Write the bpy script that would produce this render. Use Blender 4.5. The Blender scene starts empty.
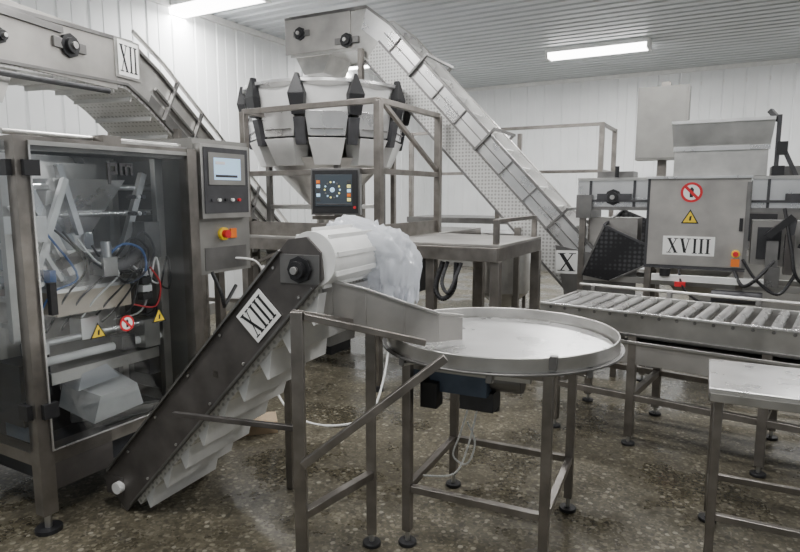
import bpy, bmesh, math, random
from mathutils import Vector, Matrix, noise
random.seed(4)
rad=math.radians
YAW=-29

# ---------------------------------------------------------------- materials
MATS={}
def newmat(name):
    m=bpy.data.materials.new(name); m.use_nodes=True
    nt=m.node_tree; b=nt.nodes['Principled BSDF']
    MATS[name]=m
    return m,nt,b
def mapping(nt,scale=(1,1,1),obj=True):
    tc=nt.nodes.new('ShaderNodeTexCoord'); mp=nt.nodes.new('ShaderNodeMapping')
    mp.inputs['Scale'].default_value=scale
    nt.links.new(tc.outputs['Object' if obj else 'Generated'],mp.inputs['Vector'])
    return mp
def simple(name,col,rough=.5,metal=0,nscale=12,var=.12,bump=0.0,stretch=(1,1,1),spec=.5):
    m,nt,b=newmat(name)
    mp=mapping(nt,stretch)
    n=nt.nodes.new('ShaderNodeTexNoise'); n.inputs['Scale'].default_value=nscale; n.inputs['Detail'].default_value=4
    nt.links.new(mp.outputs[0],n.inputs['Vector'])
    r=nt.nodes.new('ShaderNodeValToRGB')
    r.color_ramp.elements[0].position=.3; r.color_ramp.elements[1].position=.7
    r.color_ramp.elements[0].color=tuple(c*(1-var) for c in col)+(1,)
    r.color_ramp.elements[1].color=tuple(min(1,c*(1+var)) for c in col)+(1,)
    nt.links.new(n.outputs[0],r.inputs[0]); nt.links.new(r.outputs[0],b.inputs['Base Color'])
    mr=nt.nodes.new('ShaderNodeMapRange'); mr.inputs[3].default_value=max(.02,rough*.75); mr.inputs[4].default_value=min(1,rough*1.3)
    nt.links.new(n.outputs[0],mr.inputs[0]); nt.links.new(mr.outputs[0],b.inputs['Roughness'])
    b.inputs['Metallic'].default_value=metal
    if bump:
        bp=nt.nodes.new('ShaderNodeBump'); bp.inputs['Strength'].default_value=bump; bp.inputs['Distance'].default_value=.01
        nt.links.new(n.outputs[0],bp.inputs['Height']); nt.links.new(bp.outputs[0],b.inputs['Normal'])
    return m
simple('steel',(.53,.52,.50),.33,.92,6,.18,.05)
simple('steel_dark',(.22,.215,.21),.4,.85,6,.2,.04)
simple('steel_bright',(.76,.755,.75),.28,.86,5,.1,.04)
simple('steel_satin',(.42,.405,.385),.46,.8,4,.18,.05)
simple('frame_steel',(.27,.25,.23),.36,.88,9,.22,.03)
simple('panel_steel',(.135,.125,.12),.4,.7,7,.25,.05)
simple('cabinet_grey',(.30,.295,.28),.45,.6,5,.12)
simple('black',(.016,.016,.018),.45,0,20,.2)
simple('dark_grey',(.055,.055,.06),.5,.1,15,.2)
simple('interior_dark',(.04,.042,.048),.6,.2,8,.4)
simple('white_plastic',(.78,.78,.765),.5,0,10,.07)
simple('weigher_shell',(.74,.74,.73),.38,.25,6,.08)
simple('sign_white',(.86,.86,.84),.5,0,10,.02)
simple('beige',(.58,.5,.4),.6,0,9,.12)
simple('cardboard',(.4,.3,.2),.85,0,9,.15)
simple('yellow',(.85,.6,.03),.4,0,9,.04)
simple('orange',(.85,.2,.02),.4,0,9,.04)
simple('red',(.65,.02,.03),.4,0,9,.04)
simple('blue',(.06,.14,.36),.4,0,9,.1)
simple('motor_blue',(.09,.12,.17),.45,.2,9,.2)
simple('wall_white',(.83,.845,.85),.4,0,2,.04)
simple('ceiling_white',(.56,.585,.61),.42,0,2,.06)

def dotmat(name,scale,c0,c1,p0,p1,rough,metal=0):
    m,nt,b=newmat(name)
    mp=mapping(nt,(1,1,1))
    v=nt.nodes.new('ShaderNodeTexVoronoi'); v.inputs['Scale'].default_value=scale; v.inputs['Randomness'].default_value=0.12
    nt.links.new(mp.outputs[0],v.inputs['Vector'])
    r=nt.nodes.new('ShaderNodeValToRGB'); r.color_ramp.elements[0].position=p0; r.color_ramp.elements[1].position=p1
    r.color_ramp.elements[0].color=c0; r.color_ramp.elements[1].color=c1
    nt.links.new(v.outputs['Distance'],r.inputs[0]); nt.links.new(r.outputs[0],b.inputs['Base Color'])
    b.inputs['Roughness'].default_value=rough; b.inputs['Metallic'].default_value=metal
dotmat('belt_white',34,(.46,.45,.42,1),(.74,.73,.69,1),.2,.36,.5)
dotmat('belt_perforated',30,(.42,.41,.39,1),(.76,.755,.74,1),.2,.4,.4,.35)
dotmat('belt_black',26,(.07,.07,.075,1),(.012,.012,.014,1),.2,.5,.35)

# terrazzo floor
m,nt,b=newmat('terrazzo')
mp=mapping(nt)
def vlayer(scale,stops):
    v=nt.nodes.new('ShaderNodeTexVoronoi'); v.inputs['Scale'].default_value=scale
    nt.links.new(mp.outputs[0],v.inputs['Vector'])
    sep=nt.nodes.new('ShaderNodeSeparateColor'); nt.links.new(v.outputs['Color'],sep.inputs[0])
    r=nt.nodes.new('ShaderNodeValToRGB'); cr=r.color_ramp; cr.interpolation='CONSTANT'
    cr.elements[0].position=0; cr.elements[0].color=stops[0][1]
    cr.elements[1].position=stops[1][0]; cr.elements[1].color=stops[1][1]
    for p,c in stops[2:]:
        e=cr.elements.new(p); e.color=c
    nt.links.new(sep.outputs[0],r.inputs[0]); return v,r,sep
v,r,sep=vlayer(34,[(0,(.085,.075,.052,1)),(.25,(.135,.12,.085,1)),(.45,(.06,.053,.038,1)),(.62,(.21,.19,.14,1)),(.78,(.10,.088,.062,1)),(.9,(.30,.28,.225,1))])
v2,rb,sep2=vlayer(80,[(0,(.095,.084,.058,1)),(.3,(.13,.115,.08,1)),(.55,(.07,.062,.045,1)),(.75,(.19,.17,.13,1)),(.9,(.11,.096,.068,1))])
r2=nt.nodes.new('ShaderNodeValToRGB'); r2.color_ramp.elements[0].position=.38; r2.color_ramp.elements[1].position=.46
nt.links.new(v.outputs['Distance'],r2.inputs[0])
mx=nt.nodes.new('ShaderNodeMix'); mx.data_type='RGBA'
nt.links.new(r2.outputs[0],mx.inputs[0]); nt.links.new(r.outputs[0],mx.inputs[6]); nt.links.new(rb.outputs[0],mx.inputs[7])
n=nt.nodes.new('ShaderNodeTexNoise'); n.inputs['Scale'].default_value=1.6; n.inputs['Detail'].default_value=7; n.inputs['Roughness'].default_value=.6
nt.links.new(mp.outputs[0],n.inputs['Vector'])
r3=nt.nodes.new('ShaderNodeValToRGB'); r3.color_ramp.elements[0].position=.38; r3.color_ramp.elements[0].color=(.58,.58,.57,1)
r3.color_ramp.elements[1].position=.62; r3.color_ramp.elements[1].color=(1.1,1.1,1.08,1)
nt.links.new(n.outputs[0],r3.inputs[0])
mm=nt.nodes.new('ShaderNodeMix'); mm.data_type='RGBA'; mm.blend_type='MULTIPLY'; mm.inputs[0].default_value=1
nt.links.new(mx.outputs[2],mm.inputs[6]); nt.links.new(r3.outputs[0],mm.inputs[7])
nt.links.new(mm.outputs[2],b.inputs['Base Color'])
mr=nt.nodes.new('ShaderNodeMapRange'); mr.inputs[1].default_value=.40; mr.inputs[2].default_value=.56; mr.inputs[3].default_value=.16; mr.inputs[4].default_value=.5
nt.links.new(n.outputs[0],mr.inputs[0]); nt.links.new(mr.outputs[0],b.inputs['Roughness'])

def clear(name,tint,gl,white=0.0,fk=.5):
    m=bpy.data.materials.new(name); m.use_nodes=True; nt=m.node_tree; nt.nodes.clear()
    o=nt.nodes.new('ShaderNodeOutputMaterial'); t=nt.nodes.new('ShaderNodeBsdfTransparent'); t.inputs[0].default_value=tint+(1,)
    g=nt.nodes.new('ShaderNodeBsdfGlossy'); g.inputs['Roughness'].default_value=.08; g.inputs['Color'].default_value=(.97,.98,1,1)
    f=nt.nodes.new('ShaderNodeFresnel'); f.inputs[0].default_value=1.4
    ma=nt.nodes.new('ShaderNodeMath'); ma.operation='MULTIPLY_ADD'; ma.inputs[1].default_value=fk; ma.inputs[2].default_value=gl
    nt.links.new(f.outputs[0],ma.inputs[0])
    mi=nt.nodes.new('ShaderNodeMixShader'); nt.links.new(ma.outputs[0],mi.inputs[0]); nt.links.new(t.outputs[0],mi.inputs[1]); nt.links.new(g.outputs[0],mi.inputs[2])
    if white:
        d=nt.nodes.new('ShaderNodeBsdfDiffuse'); d.inputs[0].default_value=(.82,.84,.88,1)
        tl=nt.nodes.new('ShaderNodeBsdfTranslucent'); tl.inputs[0].default_value=(.85,.87,.92,1)
        md=nt.nodes.new('ShaderNodeMixShader'); md.inputs[0].default_value=.35
        nt.links.new(d.outputs[0],md.inputs[1]); nt.links.new(tl.outputs[0],md.inputs[2])
        m2=nt.nodes.new('ShaderNodeMixShader'); m2.inputs[0].default_value=white
        nt.links.new(mi.outputs[0],m2.inputs[1]); nt.links.new(md.outputs[0],m2.inputs[2]); nt.links.new(m2.outputs[0],o.inputs[0])
    else: nt.links.new(mi.outputs[0],o.inputs[0])
    MATS[name]=m
clear('acrylic',(.90,.93,.95),.06,0,.7)
clear('film',(.9,.92,.95),.08,.66,.9)
clear('film_roll',(.9,.93,.97),.04,.3,.6)
def emis(name,col,s):
    m=bpy.data.materials.new(name); m.use_nodes=True; nt=m.node_tree
    b=nt.nodes['Principled BSDF']; b.inputs['Base Color'].default_value=col+(1,)
    b.inputs['Emission Color'].default_value=col+(1,); b.inputs['Emission Strength'].default_value=s
    MATS[name]=m
emis('tube_glow',(1,.99,.97),14)
emis('lcd_blue',(.45,.65,.85),.6)
emis('lcd_dark',(.03,.04,.05),.5)
emis('lcd_yellow',(.8,.75,.25),.6)

# ---------------------------------------------------------------- builder
class B:
    def __init__(s,name,loc=(0,0,0),yaw=0,bevel=.0025):
        s.name=name; s.loc=Vector(loc if len(loc)==3 else (loc[0],loc[1],0)); s.yaw=yaw
        s.bm=bmesh.new(); s.mats=[]; s.bevel=bevel
    def mi(s,mat):
        if mat not in s.mats: s.mats.append(mat)
        return s.mats.index(mat)
    def face(s,vs,mi,smooth=False):
        try:
            f=s.bm.faces.new(vs); f.material_index=mi; f.smooth=smooth
        except ValueError: pass
    def quad(s,pts,mat):
        s.face([s.bm.verts.new(p) for p in pts],s.mi(mat))
    def hexa(s,p,mat):
        i=s.mi(mat); v=[s.bm.verts.new(q) for q in p]
        for f in ((0,3,2,1),(4,5,6,7),(0,1,5,4),(1,2,6,5),(2,3,7,6),(3,0,4,7)): s.face([v[k] for k in f],i)
    def box(s,x0,x1,y0,y1,z0,z1,mat):
        s.hexa([(x0,y0,z0),(x1,y0,z0),(x1,y1,z0),(x0,y1,z0),(x0,y0,z1),(x1,y0,z1),(x1,y1,z1),(x0,y1,z1)],mat)
    def frustum(s,c,z0,z1,a0,b0,a1,b1,mat):
        x,y=c
        s.hexa([(x-a0,y-b0,z0),(x+a0,y-b0,z0),(x+a0,y+b0,z0),(x-a0,y+b0,z0),(x-a1,y-b1,z1),(x+a1,y-b1,z1),(x+a1,y+b1,z1),(x-a1,y+b1,z1)],mat)
    def bar(s,p1,p2,w,mat,h=None,side=None):
        h=h or w; p1=Vector(p1); p2=Vector(p2); d=(p2-p1).normalized()
        up=Vector((0,0,1)) if abs(d.z)<.98 else Vector((0,1,0))
        if side is not None: sd=Vector(side).normalized()
        else: sd=d.cross(up).normalized()
        u=sd.cross(d).normalized()
        sd=sd*w/2; u=u*h/2
        s.hexa([p1-sd-u,p1+sd-u,p1+sd+u,p1-sd+u,p2-sd-u,p2+sd-u,p2+sd+u,p2-sd+u],mat)
    def cyl(s,p1,p2,r,mat,r2=None,seg=18,caps=True):
        r2=r if r2 is None else r2; p1=Vector(p1); p2=Vector(p2); d=(p2-p1).normalized()
        a=d.orthogonal().normalized(); b_=d.cross(a); i=s.mi(mat)
        A=[];C=[]
        for k in range(seg):
            t=2*math.pi*k/seg; o=a*math.cos(t)+b_*math.sin(t)
            A.append(s.bm.verts.new(p1+o*r)); C.append(s.bm.verts.new(p2+o*r2))
        for k in range(seg): s.face([A[k],A[(k+1)%seg],C[(k+1)%seg],C[k]],i,True)
        if caps: s.face(A[::-1],i); s.face(C,i)
    def prism(s,pts,y0,y1,mat):
        i=s.mi(mat)
        A=[s.bm.verts.new((x,y0,z)) for x,z in pts]; C=[s.bm.verts.new((x,y1,z)) for x,z in pts]
        n=len(pts)
        for k in range(n): s.face([A[k],A[(k+1)%n],C[(k+1)%n],C[k]],i)
        s.face(A[::-1],i); s.face(C,i)
    def lathe(s,prof,c,mat,seg=48):
        i=s.mi(mat); rows=[]
        for r,z in prof:
            rows.append([s.bm.verts.new((c[0]+r*math.cos(2*math.pi*k/seg),c[1]+r*math.sin(2*math.pi*k/seg),z)) for k in range(seg)])
        for a,b_ in zip(rows,rows[1:]):
            for k in range(seg): s.face([a[k],a[(k+1)%seg],b_[(k+1)%seg],b_[k]],i,True)
    def cable(s,pts,r,mat,n=6):
        P=[Vector(p) for p in pts]; out=[]
        for k in range(len(P)-1):
            p0=P[max(k-1,0)];p1=P[k];p2=P[k+1];p3=P[min(k+2,len(P)-1)]
            for j in range(n):
                t=j/n
                out.append(.5*((2*p1)+(p2-p0)*t+(2*p0-5*p1+4*p2-p3)*t*t+(3*p1-p0-3*p2+p3)*t**3))
        out.append(P[-1])
        for a,b_ in zip(out,out[1:]): 
            if (b_-a).length>1e-5: s.cyl(a,b_,r,mat,seg=7)
    def flat(s,pts,fr,mat,d0=0,d1=.002):
        o,xd,yd=[Vector(q) for q in fr]; xd=xd.normalized(); yd=yd.normalized(); n=xd.cross(yd); i=s.mi(mat)
        A=[s.bm.verts.new(o+xd*x+yd*y+n*d0) for x,y in pts]; C=[s.bm.verts.new(o+xd*x+yd*y+n*d1) for x,y in pts]
        m_=len(pts)
        for k in range(m_): s.face([A[k],A[(k+1)%m_],C[(k+1)%m_],C[k]],i)
        s.face(A[::-1],i); s.face(C,i)
    def roman(s,txt,fr,w,h):
        s.flat([(-w/2,-h/2),(w/2,-h/2),(w/2,h/2),(-w/2,h/2)],fr,'sign_white',0,.003)
        wid={'I':.5,'X':1.15,'V':1.15}; tot=sum(wid[c] for c in txt)+.14*(len(txt)-1)
        sc=w*.84/tot; H=h*.37; x=-w*.42
        def q(p): s.flat(p,fr,'black',.003,.0045)
        def st(xa,ya,xb,yb,t): q([(xa-t/2,ya),(xa+t/2,ya),(xb+t/2,yb),(xb-t/2,yb)])
        for c in txt:
            cw=wid[c]*sc; th=.24*sc
            if c=='I': st(x+cw/2,-H,x+cw/2,H,th)
            if c=='X': st(x+cw*.82,-H,x+cw*.18,H,th*1.15); st(x+cw*.18,-H,x+cw*.82,H,th*.4)
            if c=='V': st(x+cw*.5,-H,x+cw*.2,H,th*1.15); st(x+cw*.5,-H,x+cw*.82,H,th*.4)
            for yy in (-H,H):
                a,b_=yy-.018*h,yy+.018*h
                if c=='I': q([(x,a),(x+cw,a),(x+cw,b_),(x,b_)])
                elif c=='X' or yy>0:
                    q([(x,a),(x+cw*.42,a),(x+cw*.42,b_),(x,b_)]); q([(x+cw*.62,a),(x+cw,a),(x+cw,b_),(x+cw*.62,b_)])
            x+=cw+.14*sc
    def warn(s,fr,r):
        s.flat([(-r,-r*.75),(r,-r*.75),(0,r)],fr,'black',0,.002)
        s.flat([(-r*.78,-r*.62),(r*.78,-r*.62),(0,r*.74)],fr,'yellow',.002,.003)
        s.flat([(-r*.1,-r*.4),(r*.12,-r*.4),(r*.2,r*.25),(-r*.05,r*.1)],fr,'black',.003,.004)
    def prohibit(s,fr,r):
        C=lambda q:[(q*math.cos(2*math.pi*k/28),q*math.sin(2*math.pi*k/28)) for k in range(28)]
        s.flat(C(r),fr,'red',0,.002); s.flat(C(r*.76),fr,'sign_white',.002,.003)
        s.flat([(-r*.15,-r*.5),(r*.15,-r*.5),(r*.2,r*.3),(0,r*.55),(-r*.2,r*.3)],fr,'black',.003,.0035)
        k=.7*r;t=.1*r
        s.flat([(-k-t,k-t),(-k+t,k+t),(k+t,-k+t),(k-t,-k-t)],fr,'red',.0035,.0045)
    def bearing(s,p,n,r,mat='black'):
        p=Vector(p);n=Vector(n)
        s.cyl(p,p+n*.02,r*1.25,mat,seg=8); s.cyl(p,p+n*.045,r*.8,mat); s.cyl(p,p+n*.06,r*.35,'steel')
    def foot(s,x,y,h=.09):
        s.cyl((x,y,0),(x,y,.018),.042,'black',seg=18); s.cyl((x,y,.018),(x,y,h),.011,'steel')
    def done(s):
        bmesh.ops.recalc_face_normals(s.bm,faces=s.bm.faces[:])
        me=bpy.data.meshes.new(s.name); s.bm.to_mesh(me); s.bm.free()
        for m_ in s.mats: me.materials.append(MATS[m_])
        try: me.set_sharp_from_angle(angle=rad(35))
        except Exception: pass
        o=bpy.data.objects.new(s.name,me); bpy.context.scene.collection.objects.link(o)
        o.location=s.loc; o.rotation_euler=(0,0,rad(s.yaw))
        if s.bevel:
            bv=o.modifiers.new('bevel','BEVEL'); bv.width=s.bevel; bv.segments=2; bv.limit_method='ANGLE'; bv.angle_limit=rad(40); bv.use_clamp_overlap=True
        return o
def cs(a): return math.cos(rad(a)),math.sin(rad(a))

# ---------------------------------------------------------------- room
HC=3.9; XL=-6.1; YB=12.56; XR=9.5; YN=-3
f=B('floor',(0,0,0),YAW,0); f.box(XL-.2,XR,YN,YB+.2,-.1,0,'terrazzo'); f.done()
def ribbed(name,p0,p1,step,depth,z0,z1,n):
    b=B(name,(0,0,0),YAW,0); i=b.mi('wall_white'); p0=Vector(p0);p1=Vector(p1);L=(p1-p0).length;d=(p1-p0)/L;n=Vector(n)
    pts=[];t=0
    while t<L:
        for dt,dd in ((0,0),(.012,-depth),(.03,-depth),(.042,0),(step*.5,0),(step*.5+.008,-depth*.5),(step*.5+.016,0)):
            if t+dt<L: pts.append(p0+d*(t+dt)+n*dd)
        t+=step
    pts.append(p1)
    A=[b.bm.verts.new((q.x,q.y,z0)) for q in pts];C=[b.bm.verts.new((q.x,q.y,z1)) for q in pts]
    for k in range(len(pts)-1): b.face([A[k],A[k+1],C[k+1],C[k]],i)
    q0=p0-n*.03;q1=p1-n*.03;r0=p0-n*.15;r1=p1-n*.15
    b.hexa([(q0.x,q0.y,z0),(q1.x,q1.y,z0),(r1.x,r1.y,z0),(r0.x,r0.y,z0),(q0.x,q0.y,z1),(q1.x,q1.y,z1),(r1.x,r1.y,z1),(r0.x,r0.y,z1)],'wall_white')
    b.done()
ribbed('wall_left',(XL,YN),(XL,YB),.36,.018,0,HC,(1,0))
ribbed('wall_back',(XL,YB),(XR,YB),.36,.018,0,HC,(0,-1))
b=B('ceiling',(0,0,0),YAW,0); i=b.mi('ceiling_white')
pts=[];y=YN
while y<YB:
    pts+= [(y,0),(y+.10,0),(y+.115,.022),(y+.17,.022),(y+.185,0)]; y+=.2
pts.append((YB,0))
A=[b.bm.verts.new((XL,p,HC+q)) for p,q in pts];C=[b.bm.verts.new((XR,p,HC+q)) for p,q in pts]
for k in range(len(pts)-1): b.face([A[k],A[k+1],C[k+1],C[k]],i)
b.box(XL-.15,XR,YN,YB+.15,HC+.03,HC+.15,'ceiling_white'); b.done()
b=B('trim_1',(0,0,0),YAW,0); b.box(XL,XR,YB-.05,YB,HC-.07,HC,'white_plastic'); b.done()
b=B('trim_2',(0,0,0),YAW,0); b.box(XL,XL+.05,YN,YB-.05,HC-.07,HC,'white_plastic'); b.done()
b=B('baseboard_back',(0,0,0),YAW,0); b.box(XL,XR,YB-.03,YB,0,.15,'cabinet_grey'); b.done()
b=B('baseboard_left',(0,0,0),YAW,0); b.box(XL,XL+.03,YN,YB-.03,0,.15,'cabinet_grey'); b.done()
b=B('wall_air_duct',(5.86,11.1,3.62),YAW); 
b.cyl((-1,.12,0),(1,.12,0),.1,'white_plastic'); b.box(-1.0,1.0,.1,.38,.06,.14,'white_plastic')
for x in (-.9,0,.9): b.box(x-.02,x+.02,.1,.40,-.1,.1,'steel')
b.done()
b=B('wall_conduit',(0,0,0),YAW,0)
b.cable([(XL+.04,8.6,3.2),(XL+.04,8.55,2.9),(XL+.04,8.7,2.4),(XL+.04,8.6,1.8)],.012,'black')
b.box(XL+.0,XL+.04,8.9,8.96,.15,3.2,'white_plastic'); b.box(XL,XL+.1,8.5,8.76,3.2,3.42,'cabinet_grey'); b.done()

def lamp(x,y,power,L=1.55):
    b=B('fluorescent_or_fill_lamp',(x,y,HC),YAW)  # shared by the visible fluorescent fixtures and the added fill fixtures
    b.box(-L/2,L/2,-.15,.15,-.06,-.0,'white_plastic')
    b.hexa([(-L/2+.04,-.10,-.14),(L/2-.04,-.10,-.14),(L/2-.04,.10,-.14),(-L/2+.04,.10,-.14),(-L/2+.04,-.14,-.06),(L/2-.04,-.14,-.06),(L/2-.04,.14,-.06),(-L/2+.04,.14,-.06)],'tube_glow')
    for q in (-L/2,L/2-.04): b.box(q,q+.04,-.145,.145,-.145,-.06,'white_plastic')
    o=b.done()
    ld=bpy.data.lights.new('tube_or_fill_light','AREA'); ld.shape='RECTANGLE'; ld.size=L; ld.size_y=.25; ld.energy=power; ld.color=(1,.99,.975)
    lo=bpy.data.objects.new('tube_or_fill_light',ld); bpy.context.scene.collection.objects.link(lo); lo.parent=o; lo.location=(0,0,-.155)
lamp(3.06,9.7,140); lamp(-2.2,7.4,95)
lamp(-1.4,4.2,75); lamp(1.8,5.0,70); lamp(4.6,4.4,70); lamp(0.2,1.2,60); lamp(-2.8,1.6,60); lamp(3.4,.6,50); lamp(6.2,8.0,75)  # extra fixtures out of view, added only to fill the room with light
lamp(-.6,10.6,95)

# ---------------------------------------------------------------- rotary table
b=B('rotary_collecting_table',(.465,2.73),-25)
ox=-.02
for sx in (-.31,.31):
    for sy in (-.31,.31):
        b.box(ox+sx-.02,ox+sx+.02,sy-.02,sy+.02,.07,.90,'frame_steel'); b.foot(ox+sx,sy)
for a in (-.31,.31):
    b.box(ox-.29,ox+.29,a-.016,a+.016,.26,.292,'frame_steel'); b.box(ox+a-.016,ox+a+.016,-.29,.29,.26,.292,'frame_steel')
    b.box(ox-.29,ox+.29,a-.018,a+.018,.86,.895,'frame_steel'); b.box(ox+a-.018,ox+a+.018,-.29,.29,.86,.895,'frame_steel')
b.box(-.33,.29,-.03,.03,.85,.895,'frame_steel')
b.lathe([(0,.935),(.49,.935),(.505,.935),(.51,.925),(.51,.91),(.48,.905),(0,.905)],(0,0),'steel_bright',72)
b.lathe([(.518,.915),(.518,.985),(.524,.988),(.528,.985),(.528,.915),(.518,.915)],(0,0),'steel',72)
b.lathe([(.529,.920),(.548,.920),(.548,.930),(.529,.930)],(0,0),'steel_dark',72)
for k in range(8):
    t=2*math.pi*k/8+.2; b.bar((.46*math.cos(t),.46*math.sin(t),.895),(.535*math.cos(t),.535*math.sin(t),.895),.03,'steel',.012)
    b.box(.533*math.cos(t)-.012,.533*math.cos(t)+.012,.533*math.sin(t)-.012,.533*math.sin(t)+.012,.89,.93,'steel_dark')
b.cyl((0,0,.80),(0,0,.905),.06,'steel_dark')
b.box(-.27,.0,-.2,.0,.71,.85,'motor_blue'); b.cyl((-.27,-.1,.78),(-.38,-.1,.78),.06,'motor_blue'); b.box(-.14,.02,-.16,-.04,.63,.72,'dark_grey')
b.cyl((0,-.1,.78),(.14,-.1,.78),.06,'steel_dark'); b.box(-.36,.2,-.23,-.2,.81,.85,'steel')
b.box(-.30,-.22,-.24,-.16,.64,.76,'black')
b.cable([(-.1,-.12,.66),(-.14,-.14,.5),(-.18,-.12,.38),(-.12,-.1,.34),(-.08,-.1,.45),(-.12,-.1,.55)],.005,'sign_white')
b.cable([(-.06,-.12,.66),(-.1,-.14,.45),(-.16,-.16,.31),(-.3,-.2,.29)],.005,'sign_white')
b.box(.31,.34,-.43,-.40,.94,.995,'steel_dark')
b.done()

# ---------------------------------------------------------------- chute + stand
b=B('discharge_chute_stand',(-.13,2.45),0)
def w(x,y,z): return (x+.13,y-2.45,z)
b.bar(w(-.385,2.2,.06),w(-.385,2.2,1.17),.045,'frame_steel'); b.bar(w(-.13,2.58,.06),w(-.13,2.58,1.03),.045,'frame_steel')
b.foot(-.255,-.25); b.foot(0,.13)
b.bar(w(-.38,2.22,.35),w(-.13,2.56,.35),.035,'frame_steel')
b.bar(w(-.39,2.19,1.16),w(-.13,2.58,1.03),.035,'frame_steel')
b.bar(w(-.36,2.2,1.15),w(.10,2.32,1.02),.025,'frame_steel')
b.bar(w(-.37,2.17,.58),w(.17,2.17,1.0),.03,'frame_steel')
b.bar(w(-1.02,2.60,.62),w(-.39,2.23,.70),.022,'panel_steel')
top=[(-.38,2.50,1.245),(-.28,2.47,1.245),(-.14,2.44,1.215),(.02,2.43,1.16),(.16,2.46,1.11),(.27,2.53,1.085)]
bot=[(-.38,2.50,1.13),(-.28,2.47,1.09),(-.14,2.44,1.035),(.02,2.43,.995),(.16,2.46,.985),(.27,2.53,.98)]
for k in range(5):
    a,b1,c1,d1=bot[k],bot[k+1],top[k+1],top[k]
    b.hexa([w(*a),w(*b1),w(b1[0],b1[1]+.006,b1[2]),w(a[0],a[1]+.006,a[2]),w(*d1),w(*c1),w(c1[0],c1[1]+.006,c1[2]),w(d1[0],d1[1]+.006,d1[2])],'steel_satin')
    a2=(a[0]+.05,a[1]+.22,a[2]-.01); b2=(b1[0]+.03,b1[1]+.2,b1[2]-.005)
    b.hexa([w(*a),w(*b1),w(*b2),w(*a2),w(a[0],a[1],a[2]+.005),w(b1[0],b1[1],b1[2]+.005),w(b2[0],b2[1],b2[2]+.005),w(a2[0],a2[1],a2[2]+.005)],'steel_bright')
    b.bar(w(*d1),w(*c1),.012,'steel')
b.done()

# ---------------------------------------------------------------- conveyor XIII
def capsule(x0,z0,x1,z1,r,n=8):
    a=math.atan2(z1-z0,x1-x0); P=[]
    for k in range(n+1):
        t=a-math.pi/2+math.pi*k/n; P.append((x1+r*math.cos(t),z1+r*math.sin(t)))
    for k in range(n+1):
        t=a+math.pi/2+math.pi*k/n; P.append((x0+r*math.cos(t),z0+r*math.sin(t)))
    return P
b=B('cleated_incline_conveyor',(-.42,2.43),-24.4)
X0,Z0,X1,Z1=-1.10,.13,0,1.30
a=math.atan2(Z1-Z0,X1-X0); ux,uz=math.cos(a),math.sin(a); nx,nz=-uz,ux
def side(x0,z0,x1,z1,r):
    return [(x0+nx*r-ux*.07,z0+nz*r-uz*.07),(x0-nx*r-ux*.07,z0-nz*r-uz*.07),(x1-nx*r+ux*.06,z1-nz*r+uz*.06),(x1-nx*r*.3+ux*.13,z1-nz*r*.3+uz*.13),(x1+nx*r*.5+ux*.13,z1+nz*r*.5+uz*.13),(x1+nx*r+ux*.06,z1+nz*r+uz*.06)]
W=.52
for y0 in (0,W): b.prism(side(X0,Z0,X1,Z1,.112),y0,y0+.012,'panel_steel')
for sg in (1,-1):
    b.bar((X0+nx*.107*sg,-.007,Z0+nz*.107*sg),(X1+nx*.107*sg,-.007,Z1+nz*.107*sg),.02,'steel_dark',.010)
b.prism(capsule(X0,Z0,X1+.0,Z1,.085),.02,W-.008,'belt_white')
b.prism([(X0-nx*.09,Z0-nz*.09),(X0-nx*.135,Z0-nz*.135),(X1-nx*.135-ux*.05,Z1-nz*.135-uz*.05),(X1-nx*.09,Z1-nz*.09)],.03,W-.02,'belt_white')
nf=9
for k in range(nf):
    t=(k+.35)/nf; x=X0+(X1-X0)*t; z=Z0+(Z1-Z0)*t
    dr=random.uniform(-.012,.02)
    pr=[(x-nx*.13,z-nz*.13),(x-nx*(.19+dr)-ux*.02,z-nz*(.19+dr)-uz*.02),(x-nx*(.192+dr)-ux*.012,z-nz*(.192+dr)-uz*.012),(x-nx*.13+ux*.10,z-nz*.13+uz*.10)]
    b.prism(pr,.03,W-.02,'white_plastic')
for k in range(11):
    t=(k+.4)/11; x=X0+(X1-X0)*t; z=Z0+(Z1-Z0)*t
    b.prism([(x+nx*.08,z+nz*.08),(x+nx*.112+ux*.01,z+nz*.112+uz*.01),(x+nx*.112+ux*.02,z+nz*.112+uz*.02),(x+nx*.08+ux*.02,z+nz*.08+uz*.02)],.05,W-.04,'white_plastic')
cx,cz=X1+.06,Z1+.04
b.cyl((cx,.014,cz),(cx,W+.02,cz),.115,'white_plastic',seg=32)
for k in range(9):
    t=2*math.pi*k/9+.2
    b.bar((cx+.118*math.cos(t),.03,cz+.118*math.sin(t)),(cx+.118*math.cos(t),W,cz+.118*math.sin(t)),.008,'white_plastic',.02)
b.bearing((X1+.02,0,Z1+.0),(0,-1,0),.045); b.box(X1-.08,X1+.11,-.006,.0,Z1-.06,Z1+.06,'steel_dark')
b.cyl((X0,-.03,Z0),(X0,.0,Z0),.03,'white_plastic'); b.box(X0-.1,X0+.02,-.004,0,Z0-.05,Z0+.05,'panel_steel')
for t in (.12,.3,.5,.68,.95):
    for sg in (1,-1):
        qx=X0+(X1-X0)*t+nx*.085*sg; qz=Z0+(Z1-Z0)*t+nz*.085*sg; b.cyl((qx,-.006,qz),(qx,.0,qz),.007,'steel',seg=8)
px,pz=X0+(X1-X0)*.82,Z0+(Z1-Z0)*.82
b.roman('XIII',((px,-.004,pz),(ux,0,uz),(nx,0,nz)),.18,.155)
b.box(X0-.02,X0+.03,.01,.05,0,.1,'frame_steel'); b.box(X0-.02,X0+.03,W-.04,W,0,.1,'frame_steel')
b.bar((-.45,W+.04,0),(-.45,W+.04,.82),.04,'frame_steel'); b.bar((-.45,W+.04,.8),(-.45,.0,.8),.03,'frame_steel')
b.done()

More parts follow.
